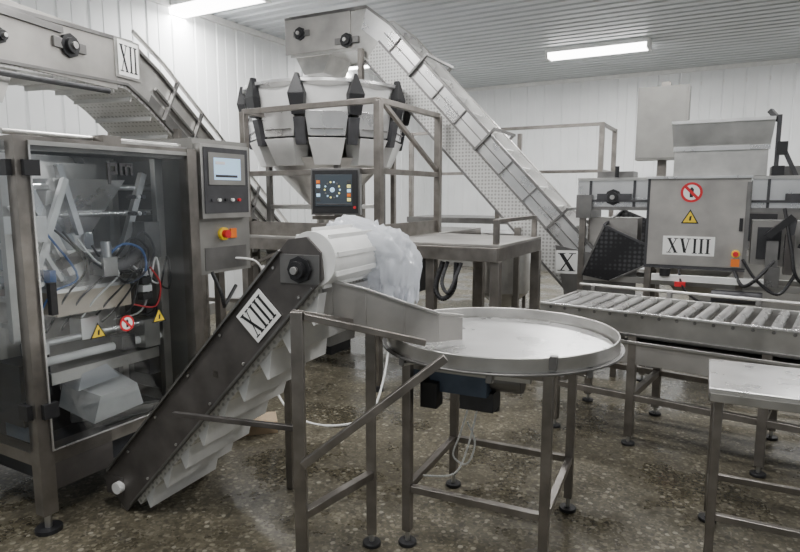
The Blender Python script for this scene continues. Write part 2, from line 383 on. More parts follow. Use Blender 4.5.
me=bpy.data.meshes.new('plastic_bag'); bm=bmesh.new(); bmesh.ops.create_icosphere(bm,subdivisions=5,radius=1)
for v_ in bm.verts:
    p=v_.co.copy(); n1=noise.noise(p*1.4+Vector((3,1,2)))
    n2=abs(noise.noise(Vector((p.x*5,p.y*5,p.z*1.6))))
    n3=abs(noise.noise(Vector((p.x*11,p.y*11,p.z*3.5+4))))
    k=1+.22*n1+.22*n2+.10*n3-.1
    v_.co=Vector((p.x*.185*k+.05*(-p.z)*.8,p.y*.23*k,p.z*.165*k))
    if p.z<-.2 and p.x>-.2: v_.co.z-= .16*n2+.05*n3+.03
    if p.x<-.2 and p.z>0: v_.co.x-=.08; v_.co.z+=.01
for f_ in bm.faces: f_.smooth=True
bm.to_mesh(me); bm.free(); me.materials.append(MATS['film'])
o=bpy.data.objects.new('plastic_bag',me); bpy.context.scene.collection.objects.link(o); o.location=(-.095,2.89,1.315); o.rotation_euler=(0,.15,.2)

# ---------------------------------------------------------------- bagging machine
b=B('vertical_bagging_machine',(-1.69,2.70),YAW)
D=.95; T=1.86
for (x,y) in ((0,0),(0,D),(-1.15,0),(-1.15,D),(-.55,0)):
    b.box(x-.035,x+.035,y-.035,y+.035,.09,T,'frame_steel'); 
for (x,y) in ((0,0),(0,D),(-1.15,0),(-1.15,D)):
    b.cyl((x,y,0),(x,y,.02),.06,'black'); b.cyl((x,y,.02),(x,y,.1),.016,'steel')
for z in (.36,T-.03):
    b.box(-.03,.03,.035,D-.035,z-.03,z+.03,'frame_steel'); b.box(-1.12,-.035,-.03,.03,z-.03,z+.03,'frame_steel')
    b.box(-1.12,-.035,D-.03,D+.03,z-.03,z+.03,'frame_steel'); b.box(-1.18,-1.12,.035,D-.035,z-.03,z+.03,'frame_steel')
b.box(-1.13,-1.115,.03,D-.03,.3,T,'interior_dark')
b.box(-1.1,-.02,D-.028,D-.02,.3,T,'cabinet_grey')
b.box(-1.1,.0,.03,D-.03,.22,.32,'interior_dark')
b.box(-1.0,-.4,.05,.5,.3,.62,'interior_dark')
b.box(-.06,.03,-.02,.34,.2,.40,'panel_steel')
def sheet(p): b.quad(p,'acrylic')
sheet([(.043,.02,.40),(.043,D-.02,.40),(.043,D-.02,T-.02),(.043,.02,T-.02)])
sheet([(-.53,-.043,.40),(-.02,-.043,.40),(-.02,-.043,T-.02),(-.53,-.043,T-.02)])
sheet([(-1.12,-.043,.40),(-.57,-.043,.40),(-.57,-.043,T-.02),(-1.12,-.043,T-.02)])
b.box(.04,.055,D-.05,D-.02,.4,T-.02,'frame_steel'); b.box(.04,.052,.02,D-.02,T-.04,T-.02,'steel')
b.box(.045,.05,.02,.028,.4,T-.02,'steel_bright'); b.box(.045,.05,.02,D-.03,.4,.407,'steel_bright')
b.box(.05,.08,.05,.08,1.05,1.2,'black')
for z in (.6,1.72): b.box(.03,.06,-.01,.06,z-.035,z+.035,'black')
for z in (1.72,.6): b.box(-.06,.01,-.06,-.03,z-.035,z+.035,'black')
fr=lambda y,z:((.048,y,z),(0,1,0),(0,0,1))
b.warn(fr(.29,.925),.045); b.prohibit(fr(.455,.935),.042); b.warn(fr(.655,.94),.045)
for k,(x0,x1,z0,z1) in enumerate([(0,.014,-.04,.05),(.012,.045,.035,.05),(.04,.054,0,.05),(.012,.045,0,.014),(.068,.082,0,.05),(.082,.14,.036,.05),(.098,.11,0,.05),(.13,.144,0,.05)]):
    b.box(.046,.05,.40+x0,.40+x1,1.70+z0*1.2,1.70+z1*1.2,'dark_grey')
# interior mechanism
b.box(-.62,-.58,.08,D-.06,1.15,1.82,'steel_bright'); b.box(-.66,-.6,.1,D-.1,.62,1.1,'steel'); b.box(-.57,-.55,.3,.75,1.5,1.78,'white_plastic')
b.box(-.42,-.10,.18,.60,1.0,1.12,'beige'); b.box(-.44,-.08,.16,.62,1.12,1.14,'steel_bright')
b.frustum((-.32,.42),1.40,1.68,.07,.07,.2,.2,'steel_bright'); b.cyl((-.32,.42,.98),(-.32,.42,1.42),.075,'steel_bright')
b.box(-.5,-.46,.08,.12,.4,1.8,'steel'); b.box(-.5,-.46,.78,.82,.4,1.8,'steel'); b.box(-.14,-.10,.80,.85,.4,1.8,'steel')
b.bar((-.15,.08,1.70),(-.15,.30,1.2),.045,'steel_bright'); b.bar((-.1,.10,1.25),(-.1,.27,1.68),.03,'white_plastic')
b.bar((-.12,.02,1.55),(-.12,.22,1.18),.05,'white_plastic',.02); b.bar((-.12,.25,1.75),(-.12,.34,1.4),.03,'steel_bright')
b.bar((-.18,.78,1.72),(-.18,.58,1.18),.035,'steel_bright')
b.hexa([(-.2,.10,1.16),(-.12,.10,1.16),(-.12,.14,1.16),(-.2,.14,1.16),(-.22,.2,1.62),(-.14,.2,1.62),(-.14,.26,1.62),(-.22,.26,1.62)],'steel_bright')
for z in (1.5,1.64,1.3): b.cyl((-.2,.05,z),(-.2,D-.08,z),.016,'steel_bright')
b.cyl((-.12,.1,.88),(-.12,.84,.88),.018,'steel_bright'); b.cyl((-.14,.1,.78),(-.14,.84,.78),.022,'white_plastic')
b.box(-.34,-.12,.14,.78,.66,.72,'steel'); b.box(-.30,-.16,.1,.16,.6,.86,'dark_grey'); b.box(-.30,-.16,.74,.84,.55,.95,'dark_grey')
b.box(-.2,-.1,.30,.40,.86,.97,'steel_bright'); b.box(-.22,-.08,.66,.76,.74,.90,'steel'); b.box(-.16,-.06,.5,.58,.76,.84,'black')
b.cyl((-.1,.52,1.2),(-.1,.70,1.3),.035,'dark_grey'); b.cyl((-.08,.2,1.26),(-.08,.32,1.3),.028,'black')
b.box(-.12,-.04,.08,.13,1.38,1.5,'white_plastic'); b.box(-.10,-.05,.13,.16,1.18,1.24,'blue')
b.box(-.16,-.06,.68,.78,1.25,1.45,'steel_dark'); b.box(-.12,-.03,.40,.48,1.18,1.28,'steel'); b.cyl((-.06,.44,1.28),(-.06,.44,1.36),.025,'steel_bright')
for k in range(4): b.box(-.1,-.05,.64,.70,1.02+.045*k,1.055+.045*k,['black','white_plastic','black','steel_bright'][k])
for k in range(6): 
    yy=.62+.03*(k%3); zz=1.5+.09*(k//3); b.cyl((-.1,yy,zz),(-.05,yy,zz),.012,['black','steel_bright','dark_grey'][k%3],seg=10)
b.hexa([(-.3,.27,.48),(-.05,.30,.42),(-.05,.60,.44),(-.3,.62,.5),(-.3,.30,.60),(-.04,.34,.56),(-.04,.56,.57),(-.3,.58,.62)],'white_plastic')
b.hexa([(-.3,.26,.62),(-.1,.26,.60),(-.1,.50,.62),(-.3,.55,.64),(-.3,.30,.72),(-.12,.30,.68),(-.12,.44,.70),(-.3,.5,.72)],'film')
b.bar((-.25,.3,.42),(-.03,.8,.38),.05,'steel')
for k,(mat) in enumerate(['blue','black','dark_grey','sign_white','black','black','dark_grey','sign_white','black']):
    y0=.10+.075*k; j=random.uniform(-.05,.05)
    b.cable([(-.12,y0,1.50-.04*k),(-.06,y0+.09+j,1.38-.04*k),(-.05,y0+.14-j,1.22+j),(-.09,y0+.05,1.12-.02*k),(-.16,y0-.02,.92)],.0055,mat,5)
for k in range(3):
    b.cable([(-.08,.42+.07*k,1.25),(-.04,.52+.06*k,1.34+.03*k),(-.04,.64+.04*k,1.30),(-.05,.66,1.18),(-.06,.55,1.13),(-.05,.46,1.2)],.007,['blue','black','dark_grey'][k],5)
b.cable([(-.08,.6,1.0),(-.03,.7,.98),(-.03,.74,1.1),(-.06,.7,1.2)],.005,'red',5)
b.cyl((-.45,.1,1.35),(-.45,.5,1.35),.2,'film_roll',seg=40); b.cyl((-.45,.05,1.35),(-.45,.55,1.35),.04,'steel')
b.box(-.3,-.1,-.02,.1,.5,.8,'interior_dark'); b.box(-.2,-.16,.0,.06,.9,1.75,'steel'); b.box(-.3,-.05,0.0,.05,.42,.52,'motor_blue')
for k in range(5): b.box(-.34,-.14,.04,.12,.95+.13*k,.975+.13*k,'steel')
b.box(-.16,-.06,.0,.08,1.42,1.5,'white_plastic'); b.box(-.14,-.05,.02,.1,.84,.9,'sign_white')
b.box(-1.15,0,D*.55,D,T,T+.012,'steel'); b.cyl((-.06,-.03,T+.02),(-.06,D,T+.02),.013,'steel'); b.box(-.5,.03,.4,.5,T,T+.035,'frame_steel')
# electrical box on the right
b.box(-.5,.0,D+.035,1.44,1.12,1.93,'cabinet_grey')
b.box(.0,.05,D+.05,1.40,1.46,1.90,'steel'); b.box(.05,.056,D+.07,1.38,1.49,1.88,'dark_grey')
b.box(.056,.062,D+.10,1.35,1.66,1.85,'cabinet_grey'); b.box(.062,.064,D+.14,1.31,1.69,1.82,'lcd_blue')
b.box(.064,.066,D+.15,1.18,1.78,1.80,'sign_white'); b.box(.064,.066,D+.15,1.28,1.705,1.72,'dark_grey')
for k in range(5): b.cyl((.056,D+.12+.055*k,1.57),(.07,D+.12+.055*k,1.57),.010,['dark_grey','sign_white','black','sign_white','red'][k],seg=12)
b.cyl((.0,1.2,1.36),(.02,1.2,1.36),.04,'yellow'); b.cyl((.02,1.2,1.36),(.05,1.2,1.36),.025,'red')
b.box(.0,.012,1.26,1.31,1.33,1.39,'orange'); b.box(.0,.004,D+.1,1.4,1.14,1.28,'steel_dark')
b.bar((-.25,1.4,.1),(-.25,1.4,1.12),.05,'frame_steel'); b.foot(-.25,1.4)
b.cable([(.0,1.1,1.13),(.05,1.12,1.0),(.04,1.15,.92),(-.05,1.25,.9),(-.1,1.4,1.0)],.012,'black')
b.cable([(.0,1.3,1.2),(.06,1.42,1.17),(.05,1.5,1.05),(.0,1.48,.8),(-.1,1.45,.72)],.007,'sign_white')
b.done()

# ---------------------------------------------------------------- helpers for elevators
def thick(path,r):
    up=[];dn=[]
    for k,(x,z) in enumerate(path):
        ds=[]
        if k>0: ds.append(Vector((x-path[k-1][0],z-path[k-1][1])).normalized())
        if k<len(path)-1: ds.append(Vector((path[k+1][0]-x,path[k+1][1]-z)).normalized())
        d=sum(ds,Vector((0,0))).normalized(); c_=max(.5,d.dot(ds[0])); n_=Vector((-d.y,d.x))*r/c_
        up.append((x+n_.x,z+n_.y)); dn.append((x-n_.x,z-n_.y))
    return up,dn
def stripper(b,path):
    def strips(r0,r1,y0,y1,mat,ks=None):
        u0=thick(path,r0)[0] if r0>=0 else thick(path,-r0)[1]
        u1=thick(path,r1)[0] if r1>=0 else thick(path,-r1)[1]
        for k in (ks or range(len(path)-1)):
            b.prism([u0[k],u0[k+1],u1[k+1],u1[k]],y0,y1,mat)
    return strips
def cleats(b,path,lo,hi,y0,y1,step,mat='white_plastic'):
    for k in range(len(path)-1):
        p=Vector(path[k]);q=Vector(path[k+1]);L=(q-p).length;d=(q-p)/L;n_=Vector((-d.y,d.x)); m_=int(L/step)
        if n_.y<0:n_=-n_
        for j in range(m_):
            c_=p+d*(j+.5)*L/m_; a0=c_+n_*lo;a1=c_+n_*hi;e_=d*.006
            b.prism([tuple(a0-e_),tuple(a0+e_),tuple(a1+e_),tuple(a1-e_)],y0,y1,mat)

# ---------------------------------------------------------------- conveyor XII
b=B('bucket_elevator_conveyor',(-2.2,3.55),75)
path=[(-.35,2.47),(.95,2.53),(1.22,2.40),(3.5,.98),(3.95,.95)]
W2=.56
st=stripper(b,path)
for y0 in (0,W2-.01): st(-.05,.15,y0,y0+.01,'steel')
st(-.15,-.05,0,.01,'steel_dark',[2,3]); st(-.15,-.05,0,.01,'steel',[0,1]); st(-.15,-.05,W2-.01,W2,'steel')
st(.05,.065,.01,W2-.01,'belt_perforated'); st(-.175,-.155,.0,W2,'belt_perforated')
for y0 in (-.02,W2): st(.14,.165,y0,y0+.02,'steel_dark'); st(-.155,-.135,y0,y0+.02,'steel_dark')
cleats(b,path,.06,.15,.02,W2-.02,.22); cleats(b,path,-.175,-.21,.03,W2-.03,.22)
st(.22,.245,-.03,-.01,'steel',[1,2]); st(.22,.245,W2,W2+.02,'steel',[1,2]); st(-.01,.01,-.03,-.01,'steel_dark',[2])
b.box(-.4,.82,-.012,0,2.33,2.68,'steel_satin'); b.box(-.38,.35,-.03,-.012,2.59,2.63,'steel_dark')
b.bearing((.40,-.012,2.53),(0,-1,0),.06); b.box(.27,.53,-.03,-.01,2.50,2.56,'steel_dark'); b.bearing((-.1,-.012,2.47),(0,-1,0),.035)
b.roman('XII',((.93,-.024,2.555),(1,0,0),(0,0,1)),.21,.24); b.box(.80,1.06,-.021,-.012,2.42,2.69,'steel')
p0=Vector(path[2]);p1=Vector(path[3]); dd=(p1-p0).normalized(); nn=Vector((-dd.y,dd.x)); nn=nn if nn.y>0 else -nn
for j in range(7):
    c_=p0+(p1-p0)*((j+.5)/7)
    for yy in (-.02,W2+.01): b.bar((c_.x-nn.x*.15,yy,c_.y-nn.y*.15),(c_.x+nn.x*.24,yy,c_.y+nn.y*.24),.03,'steel_dark',.02)
b.prism([(-.4,2.32),(0.05,2.34),(-.05,2.12),(-.3,2.12)],.05,W2-.05,'steel')
for xx in (1.45,2.7):
    zz=2.4-(xx-1.2)*.617-.12
    for yy in (-.03,W2+.03): b.bar((xx,yy,.03),(xx,yy,zz),.05,'frame_steel')
    b.bar((xx,-.03,.5),(xx,W2+.03,.5),.04,'frame_steel')
b.bar((1.45,-.03,1.0),(2.7,-.03,1.0),.04,'frame_steel')
for xx in (3.7,): 
    for yy in (0,W2): b.bar((xx,yy,.0),(xx,yy,.82),.05,'frame_steel')
b.cable([(-.3,-.03,2.25),(-.25,-.05,2.15),(-.3,-.05,2.0),(-.32,-.02,1.9)],.02,'black'); b.cyl((-.3,-.04,2.26),(.7,-.04,2.30),.018,'dark_grey')
b.done()

# ---------------------------------------------------------------- conveyor X
b=B('infeed_elevator_conveyor',(-.86,6.60),-26.6)
path=[(-.36,3.27),(.52,3.27),(.72,3.12),(2.80,.92),(3.2,.85)]
W3=.6
st=stripper(b,path)
st(-.22,.0,0,.012,'belt_perforated',[2]); st(.0,.20,0,.012,'steel_bright',[1,2]); st(-.2,.2,0,.012,'steel',[0,3]); st(-.2,.0,0,.012,'steel',[1])
st(-.22,.20,W3-.012,W3,'steel_bright')
st(.06,.075,.012,W3-.012,'belt_perforated'); st(-.19,-.175,.012,W3-.012,'belt_perforated')
st(.19,.215,-.02,.012,'steel_dark'); st(.19,.215,W3-.01,W3+.015,'steel'); st(.0,.02,-.015,.0,'steel_dark',[2]); st(-.235,-.215,-.02,.015,'steel_dark',[2]); st(-.235,-.215,W3-.01,W3+.01,'steel_dark',[2])
st(.10,.11,-.012,.0,'steel_dark',[2])
cleats(b,path,.07,.17,.02,W3-.02,.24)
p0=Vector(path[2]);p1=Vector(path[3]);d=(p1-p0).normalized();n_=Vector((-d.y,d.x))
if n_.y<0:n_=-n_
for j in range(9):
    c_=p0+(p1-p0)*(j+.5)/9
    b.bar((c_.x+n_.x*.02,-.012,c_.y+n_.y*.02),(c_.x+n_.x*.19,-.012,c_.y+n_.y*.19),.016,'steel_dark',.012)
    if j in (1,4,7):
        for yy in (-.025,W3+.02): b.bar((c_.x+n_.x*.0,yy,c_.y+n_.y*.0),(c_.x+n_.x*.27,yy,c_.y+n_.y*.27),.04,'steel_dark',.02)
        b.bar((c_.x+n_.x*.27,-.04,c_.y+n_.y*.27),(c_.x+n_.x*.27,W3+.04,c_.y+n_.y*.27),.025,'steel_dark')
b.box(-.42,.40,-.014,0,3.10,3.47,'steel_satin'); b.bearing((-.22,-.014,3.30),(0,-1,0),.055); b.bearing((.36,-.014,3.17),(0,-1,0),.06)
b.box(-.3,-.1,-.03,-.012,3.27,3.33,'steel_dark'); b.box(.22,.50,-.03,-.012,3.14,3.20,'steel_dark'); b.box(-.42,.45,-.02,.0,3.455,3.48,'steel_dark')
b.prism([(-.36,3.1),(.1,3.1),(0,2.90),(-.25,2.90)],.08,.52,'steel')
b.prism([(2.55,1.15),(3.25,1.02),(3.25,.66),(2.65,.68)],-.03,-.014,'steel_dark')
b.box(2.7,3.25,-.01,W3,.6,.66,'panel_steel')
bx=[(2.80,-.10,.90),(3.04,-.10,.86),(3.10,.50,.92),(2.86,.55,1.00)]
tx=[(2.98,-.12,1.34),(3.50,-.06,1.10),(3.56,.62,1.24),(3.04,.62,1.46)]
for k in range(4): b.quad([bx[k],bx[(k+1)%4],tx[(k+1)%4],tx[k]],'belt_black')
b.quad(bx,'belt_black')
for k in range(4): b.bar(tx[k],tx[(k+1)%4],.02,'dark_grey')
b.bar(bx[0],tx[0],.015,'steel_dark'); b.bar(bx[1],tx[1],.015,'steel_dark')
b.roman('X',((2.66,-.034,1.0),(1,0,0.02),(0,0,1)),.19,.21)
for (xx,zz) in ((2.2,1.3),(3.1,.6)):
    for yy in (-.03,W3): b.bar((xx,yy,.0),(xx,yy,zz),.05,'frame_steel')
    b.bar((xx,-.03,.4),(xx,W3,.4),.04,'frame_steel')
b.bar((2.2,-.03,.4),(3.1,-.03,.4),.04,'frame_steel')
for yy in (-.06,W3+.05): b.bar((.55,yy,1.245),(.55,yy,3.06),.05,'frame_steel')
b.done()

# ---------------------------------------------------------------- weigher platform
b=B('weigher_platform',(-.17,4.87),YAW)
PZ=1.24
b.box(-2.05,.06,-.12,2.1,PZ-.02,PZ,'steel_satin'); b.box(.06,1.05,-.05,1.0,PZ-.02,PZ,'steel_satin')
def beam(x0,x1,y0,y1): b.box(x0,x1,y0,y1,PZ-.12,PZ-.02,'frame_steel')
beam(-2.05,1.05,-.12,-.06); beam(-2.05,.06,2.04,2.1); beam(-2.05,-1.99,-.06,2.04); beam(0,.06,-.06,2.04); beam(.99,1.05,-.06,1.0); beam(.06,.99,.94,1.0)
for x in (-1.5,-1,-.5): beam(x-.02,x+.02,-.06,2.04)
for (x,y) in ((-2.02,-.09),(-1.35,-.09),(0.03,-.09),(1.02,-.05),(-2.02,2.07),(.03,2.07),(.5,.97),(1.02,.97),(.5,-.05)):
    b.box(x-.035,x+.035,y-.035,y+.035,.05,PZ-.12,'frame_steel'); b.cyl((x,y,0),(x,y,.05),.05,'black')
b.bar((-1.35,-.09,.95),(-.9,-.09,1.13),.03,'frame_steel'); b.bar((-.0,-.09,.85),(-.3,-.09,1.13),.03,'frame_steel'); b.bar((.03,-.09,.45),(1.02,-.06,.45),.03,'frame_steel')
RZ=2.34
for (x,y) in ((-1.42,0),(0,0),(0,1.1),(-1.42,1.9)):
    b.box(x-.03,x+.03,y-.03,y+.03,PZ,RZ,'frame_steel')
for z in (RZ,PZ+.55): 
    b.bar((-1.42,0,z),(0,0,z),.045,'frame_steel'); b.bar((0,0,z),(0,1.1,z),.045,'frame_steel')
b.bar((-1.42,0,RZ),(-1.42,1.9,RZ),.045,'frame_steel')
b.box(-1.42,0,-.005,.005,PZ+.0,PZ+.12,'frame_steel'); b.box(-.005,.005,0,1.1,PZ,PZ+.12,'frame_steel')
b.bar((0,.05,RZ),(0,1.05,PZ+.6),.035,'frame_steel')
for (x,y) in ((1.0,.0),(1.0,.95)): b.box(x-.02,x+.02,y-.02,y+.02,PZ,PZ+.18,'frame_steel')
b.bar((1,0,PZ+.17),(1,.95,PZ+.17),.03,'frame_steel')
b.cable([(.6,-.06,1.1),(.56,-.1,.9),(.62,-.1,.82),(.7,-.08,.9),(.72,-.08,1.1)],.02,'black')
b.cable([(.64,-.06,1.1),(.62,-.12,.95),(.68,-.12,.88),(.76,-.08,1.1)],.015,'dark_grey')
b.box(.2,.4,-.1,.1,.85,1.12,'dark_grey'); b.box(-.4,-.15,.2,.4,.8,1.12,'cabinet_grey')
b.done()

b=B('electrical_cabinet',(-.95,6.2),YAW); b.box(-.4,.4,-.2,.25,.1,1.05,'cabinet_grey'); b.box(-.37,.37,-.215,-.2,.14,1.01,'steel_dark')
for x in(-.35,.35): b.box(x-.03,x+.03,-.15,.2,0,.1,'black')
b.cyl((.3,-.215,.6),(.3,-.24,.6),.02,'black'); b.done()

# weigher
b=B('multihead_weigher',(-.76,6.36),YAW)
z0=PZ; N=10
for (x,y) in ((-.42,-.42),(.42,-.42),(-.42,.42),(.42,.42)):
    b.bar((x,y,z0),(x,y,2.0),.05,'steel_dark'); b.cyl((x,y,z0),(x,y,z0+.02),.06,'steel')
for z in(1.48,): 
    b.bar((-.42,-.42,z),(.42,-.42,z),.04,'steel'); b.bar((.42,-.42,z),(.42,.42,z),.04,'steel'); b.bar((-.42,-.42,z),(-.42,.42,z),.04,'steel')
b.lathe([(.10,1.27),(.13,1.38),(.16,1.46),(.55,1.88),(.62,1.95),(.60,1.96),(.0,1.9)],(0,0),'steel',40)
b.lathe([(.0,1.95),(.42,1.95),(.5,2.1),(.5,2.5),(.0,2.5)],(0,0),'steel',N)
b.lathe([(.55,2.5),(.82,2.64),(.84,2.64),(.84,2.61),(.56,2.46),(.0,2.48)],(0,0),'steel_bright',N*2)
b.lathe([(.82,2.64),(.78,2.34),(.75,2.34),(.79,2.64)],(0,0),'weigher_shell',N)
b.lathe([(.0,2.54),(.3,2.58),(.36,2.74),(.34,2.74),(.0,2.68)],(0,0),'steel',24)
for k in range(4):
    t=math.pi/2*k+.6; b.bar((.34*math.cos(t),.34*math.sin(t),2.66),(.6*math.cos(t),.6*math.sin(t),2.52),.03,'steel_dark')
def P(r_,u,z): q=R@Vector((r_,u,0)); return (q.x,q.y,z)
for k in range(N):
    t=2*math.pi*(k+.5)/N; R=Matrix.Rotation(t,3,'Z')
    b.hexa([P(.50,-.12,1.88),P(.66,-.12,1.88),P(.66,.12,1.88),P(.50,.12,1.88),P(.52,-.17,2.12),P(.76,-.17,2.12),P(.76,.17,2.12),P(.52,.17,2.12)],'weigher_shell')
    b.hexa([P(.56,-.17,2.14),P(.75,-.17,2.14),P(.75,.17,2.14),P(.56,.17,2.14),P(.52,-.2,2.36),P(.77,-.2,2.36),P(.77,.2,2.36),P(.52,.2,2.36)],'steel_bright')
    b.bar(P(.77,-.15,2.2),P(.77,.15,2.2),.012,'steel_dark')
    t=2*math.pi*k/N; R=Matrix.Rotation(t,3,'Z')
    b.hexa([P(.79,-.055,2.32),P(.85,-.055,2.32),P(.85,.055,2.32),P(.79,.055,2.32),P(.81,-.078,2.50),P(.89,-.078,2.50),P(.89,.078,2.50),P(.81,.078,2.50)],'black')
    b.hexa([P(.81,-.078,2.50),P(.89,-.078,2.50),P(.89,.078,2.50),P(.81,.078,2.50),P(.81,-.012,2.68),P(.86,-.012,2.68),P(.86,.012,2.68),P(.81,.012,2.68)],'black')
    b.hexa([P(.72,-.045,2.06),P(.78,-.045,2.06),P(.78,.045,2.06),P(.72,.045,2.06),P(.76,-.05,2.30),P(.83,-.05,2.30),P(.83,.05,2.30),P(.76,.05,2.30)],'dark_grey')
b.done()

b=B('operator_monitor',(-.505,4.93,0),-8)
b.box(-.20,.20,-.09,.0,1.44,1.81,'steel_dark'); b.box(-.185,.185,-.1,-.09,1.455,1.795,'black'); b.box(-.16,.14,-.104,-.1,1.51,1.76,'lcd_dark')
for k in range(14):
    t=2*math.pi*k/14; b.cyl((-.02+.062*math.cos(t),-.107,1.64+.062*math.sin(t)),(-.02+.062*math.cos(t),-.104,1.64+.062*math.sin(t)),.008,['lcd_blue','lcd_yellow','steel_dark'][k%3],seg=8)
b.cyl((-.02,-.107,1.64),(-.02,-.104,1.64),.02,'lcd_blue',seg=12)
for k in range(5): b.box(.10,.13,-.107,-.104,1.55+.035*k,1.575+.035*k,['lcd_yellow','orange','lcd_blue','lcd_yellow','dark_grey'][k]); b.box(-.15,-.12,-.107,-.104,1.55+.035*k,1.575+.035*k,['dark_grey','lcd_blue','dark_grey','lcd_blue','orange'][k])
b.box(-.15,.13,-.107,-.104,1.518,1.53,'dark_grey'); b.cyl((.16,-.104,1.5),(.16,-.1,1.5),.012,'red',seg=10)
b.box(-.03,.03,0,.16,1.58,1.62,'frame_steel'); b.box(-.03,.03,.0,.03,1.25,1.6,'frame_steel'); b.box(-.22,.22,.0,.04,1.40,1.43,'frame_steel')
b.done()

# ---------------------------------------------------------------- roller conveyor
b=B('roller_conveyor',(.98,4.08),-37)
LR=3.0; WR=.66; ZR=.84
for y0 in (0,WR): b.box(0,LR,y0-.012,y0+.012,ZR-.12,ZR+.03,'steel'); 
b.box(0,LR,-.03,-.012,ZR+.02,ZR+.035,'steel_bright'); b.box(0,LR,-.03,-.012,ZR-.12,ZR-.105,'steel_dark')
b.box(-.015,.015,0,WR,ZR-.12,ZR+.02,'steel')
n=int(LR/.10)
for k in range(n): 
    x=.07+k*.10; b.cyl((x,.015,ZR+.005),(x,WR-.015,ZR+.005),.028,'steel_bright',seg=14); b.cyl((x,-.02,ZR+.005),(x,-.012,ZR+.005),.010,'steel_dark',seg=8)
b.box(0.02,LR,.03,WR-.03,ZR-.14,ZR-.11,'steel_dark')
b.cyl((0,WR+.05,ZR+.07),(LR,WR+.05,ZR+.07),.012,'steel'); 
for k in range(6): b.box(.1+k*.55,.13+k*.55,WR+.012,WR+.055,ZR-.02,ZR+.07,'steel_dark')
b.box(.55,LR,-.02,WR,ZR-.30,ZR-.16,'steel_satin'); b.box(.5,LR,-.035,-.02,ZR-.17,ZR-.15,'steel')
for x in (.12,.62,1.35,2.75):
    for y0 in (0.0,WR): b.box(x-.025,x+.025,y0-.025,y0+.025,.06,ZR-.12,'frame_steel'); b.foot(x,y0)
    b.box(x-.02,x+.02,0.02,WR-.02,.3,.34,'frame_steel')
for y0 in(0,WR): b.box(.12,2.75,y0-.02,y0+.02,.3,.34,'frame_steel')
b.done()

b=B('stainless_work_table',(1.28,2.40),-27,.004)
b.box(0,1.3,0,.5,.785,.81,'steel_bright'); b.box(0,1.3,0,.012,.75,.79,'steel'); b.box(0,.012,0,.5,.75,.79,'steel'); b.box(0,1.3,.488,.5,.75,.79,'steel'); b.box(1.288,1.3,0,.5,.75,.79,'steel')
for x in(.04,1.26):
    for y in (.04,.46): b.box(x-.018,x+.018,y-.018,y+.018,.05,.785,'frame_steel'); b.foot(x,y,.06)
for y in(.04,.46): b.box(.05,1.25,y-.014,y+.014,.22,.25,'frame_steel')
for x in(.04,1.26): b.box(x-.014,x+.014,.05,.45,.22,.25,'frame_steel')
b.done()

# ---------------------------------------------------------------- machine XVIII
b=B('linear_weigher_machine',(2.38,4.85),YAW,.004)
b.box(-.37,.37,0,.5,1.0,1.73,'steel_satin'); b.box(-.345,.345,-.014,0,1.03,1.70,'steel_satin'); b.box(-.38,.38,-.03,.52,1.73,1.75,'steel_bright')
b.box(.345,.375,-.02,0.0,1.03,1.70,'steel_dark'); b.box(-.37,-.35,-.005,.0,1.0,1.73,'dark_grey'); b.box(-.37,.37,-.006,0,1.0,1.025,'dark_grey')
b.box(.31,.335,-.03,-.014,1.32,1.42,'black')
fr=lambda x,z:((x,-.015,z),(1,0,0),(0,0,1))
b.prohibit(fr(-.04,1.62),.08); b.warn(fr(-.04,1.42),.065); b.roman('XVIII',fr(-.04,1.19),.38,.155)
b.cyl((.3,-.014,1.14),(.3,-.03,1.14),.03,'yellow'); b.cyl((.3,-.03,1.14),(.3,-.06,1.14),.02,'red'); b.box(.27,.33,-.025,-.014,1.04,1.1,'orange')
b.frustum((.14,.28),1.75,1.97,.33,.2,.33,.2,'steel'); b.frustum((.14,.28),1.97,2.18,.34,.2,.36,.23,'steel')
b.box(-.20,.48,.06,.075,1.95,1.985,'steel_bright'); b.box(-.22,.5,.03,.055,2.165,2.19,'steel_bright')
b.box(.51,.54,.04,.09,1.75,2.2,'dark_grey'); b.bar((.52,.06,2.16),(.46,.1,2.24),.035,'black'); b.box(.52,.59,.03,.08,1.9,2.0,'black'); b.box(.50,.58,.03,.09,1.75,1.82,'black')
b.bar((.55,.05,1.98),(.66,.05,1.74),.03,'dark_grey')
for x0,x1 in ((-.95,-.37),(.38,1.15)):
    b.box(x0,x1,.05,.08,1.50,1.72,'steel_bright'); b.box(x0,x1,.42,.45,1.50,1.72,'steel'); b.box(x0,x1,.08,.42,1.6,1.63,'belt_white')
    b.box(x0,x1,.03,.1,1.72,1.745,'steel'); b.box(x0,x1,.02,.05,1.54,1.56,'dark_grey'); b.box(x0,x1,.03,.08,1.47,1.50,'steel_dark')
    b.box(x0+.1,x0+.12,.035,.05,1.5,1.72,'dark_grey'); b.box(x1-.12,x1-.1,.035,.05,1.5,1.72,'dark_grey')
b.bearing((-.65,.05,1.58),(0,-1,0),.055); b.box(-.78,-.5,.02,.05,1.55,1.61,'dark_grey')
b.bearing((.75,.05,1.58),(0,-1,0),.055); b.box(.6,.98,.02,.05,1.55,1.61,'dark_grey')
b.cyl((-.62,.0,1.745),(-.62,.0,1.84),.018,'black'); b.box(-.95,-.82,.0,.45,1.40,1.6,'steel_dark'); b.box(-.8,-.5,.1,.35,1.745,1.80,'steel_dark')
b.cyl((.98,.0,1.6),(.98,.0,1.72),.03,'black'); b.bar((.50,-.02,1.28),(.66,-.02,1.44),.08,'black',.05); b.bar((.66,-.02,1.42),(.64,-.02,1.2),.05,'dark_grey')
b.box(.62,.68,-.05,.05,1.0,1.3,'panel_steel'); b.bar((.72,.0,1.2),(.85,.0,1.5),.04,'black'); b.box(.5,.58,-.03,.03,1.05,1.25,'steel_dark')
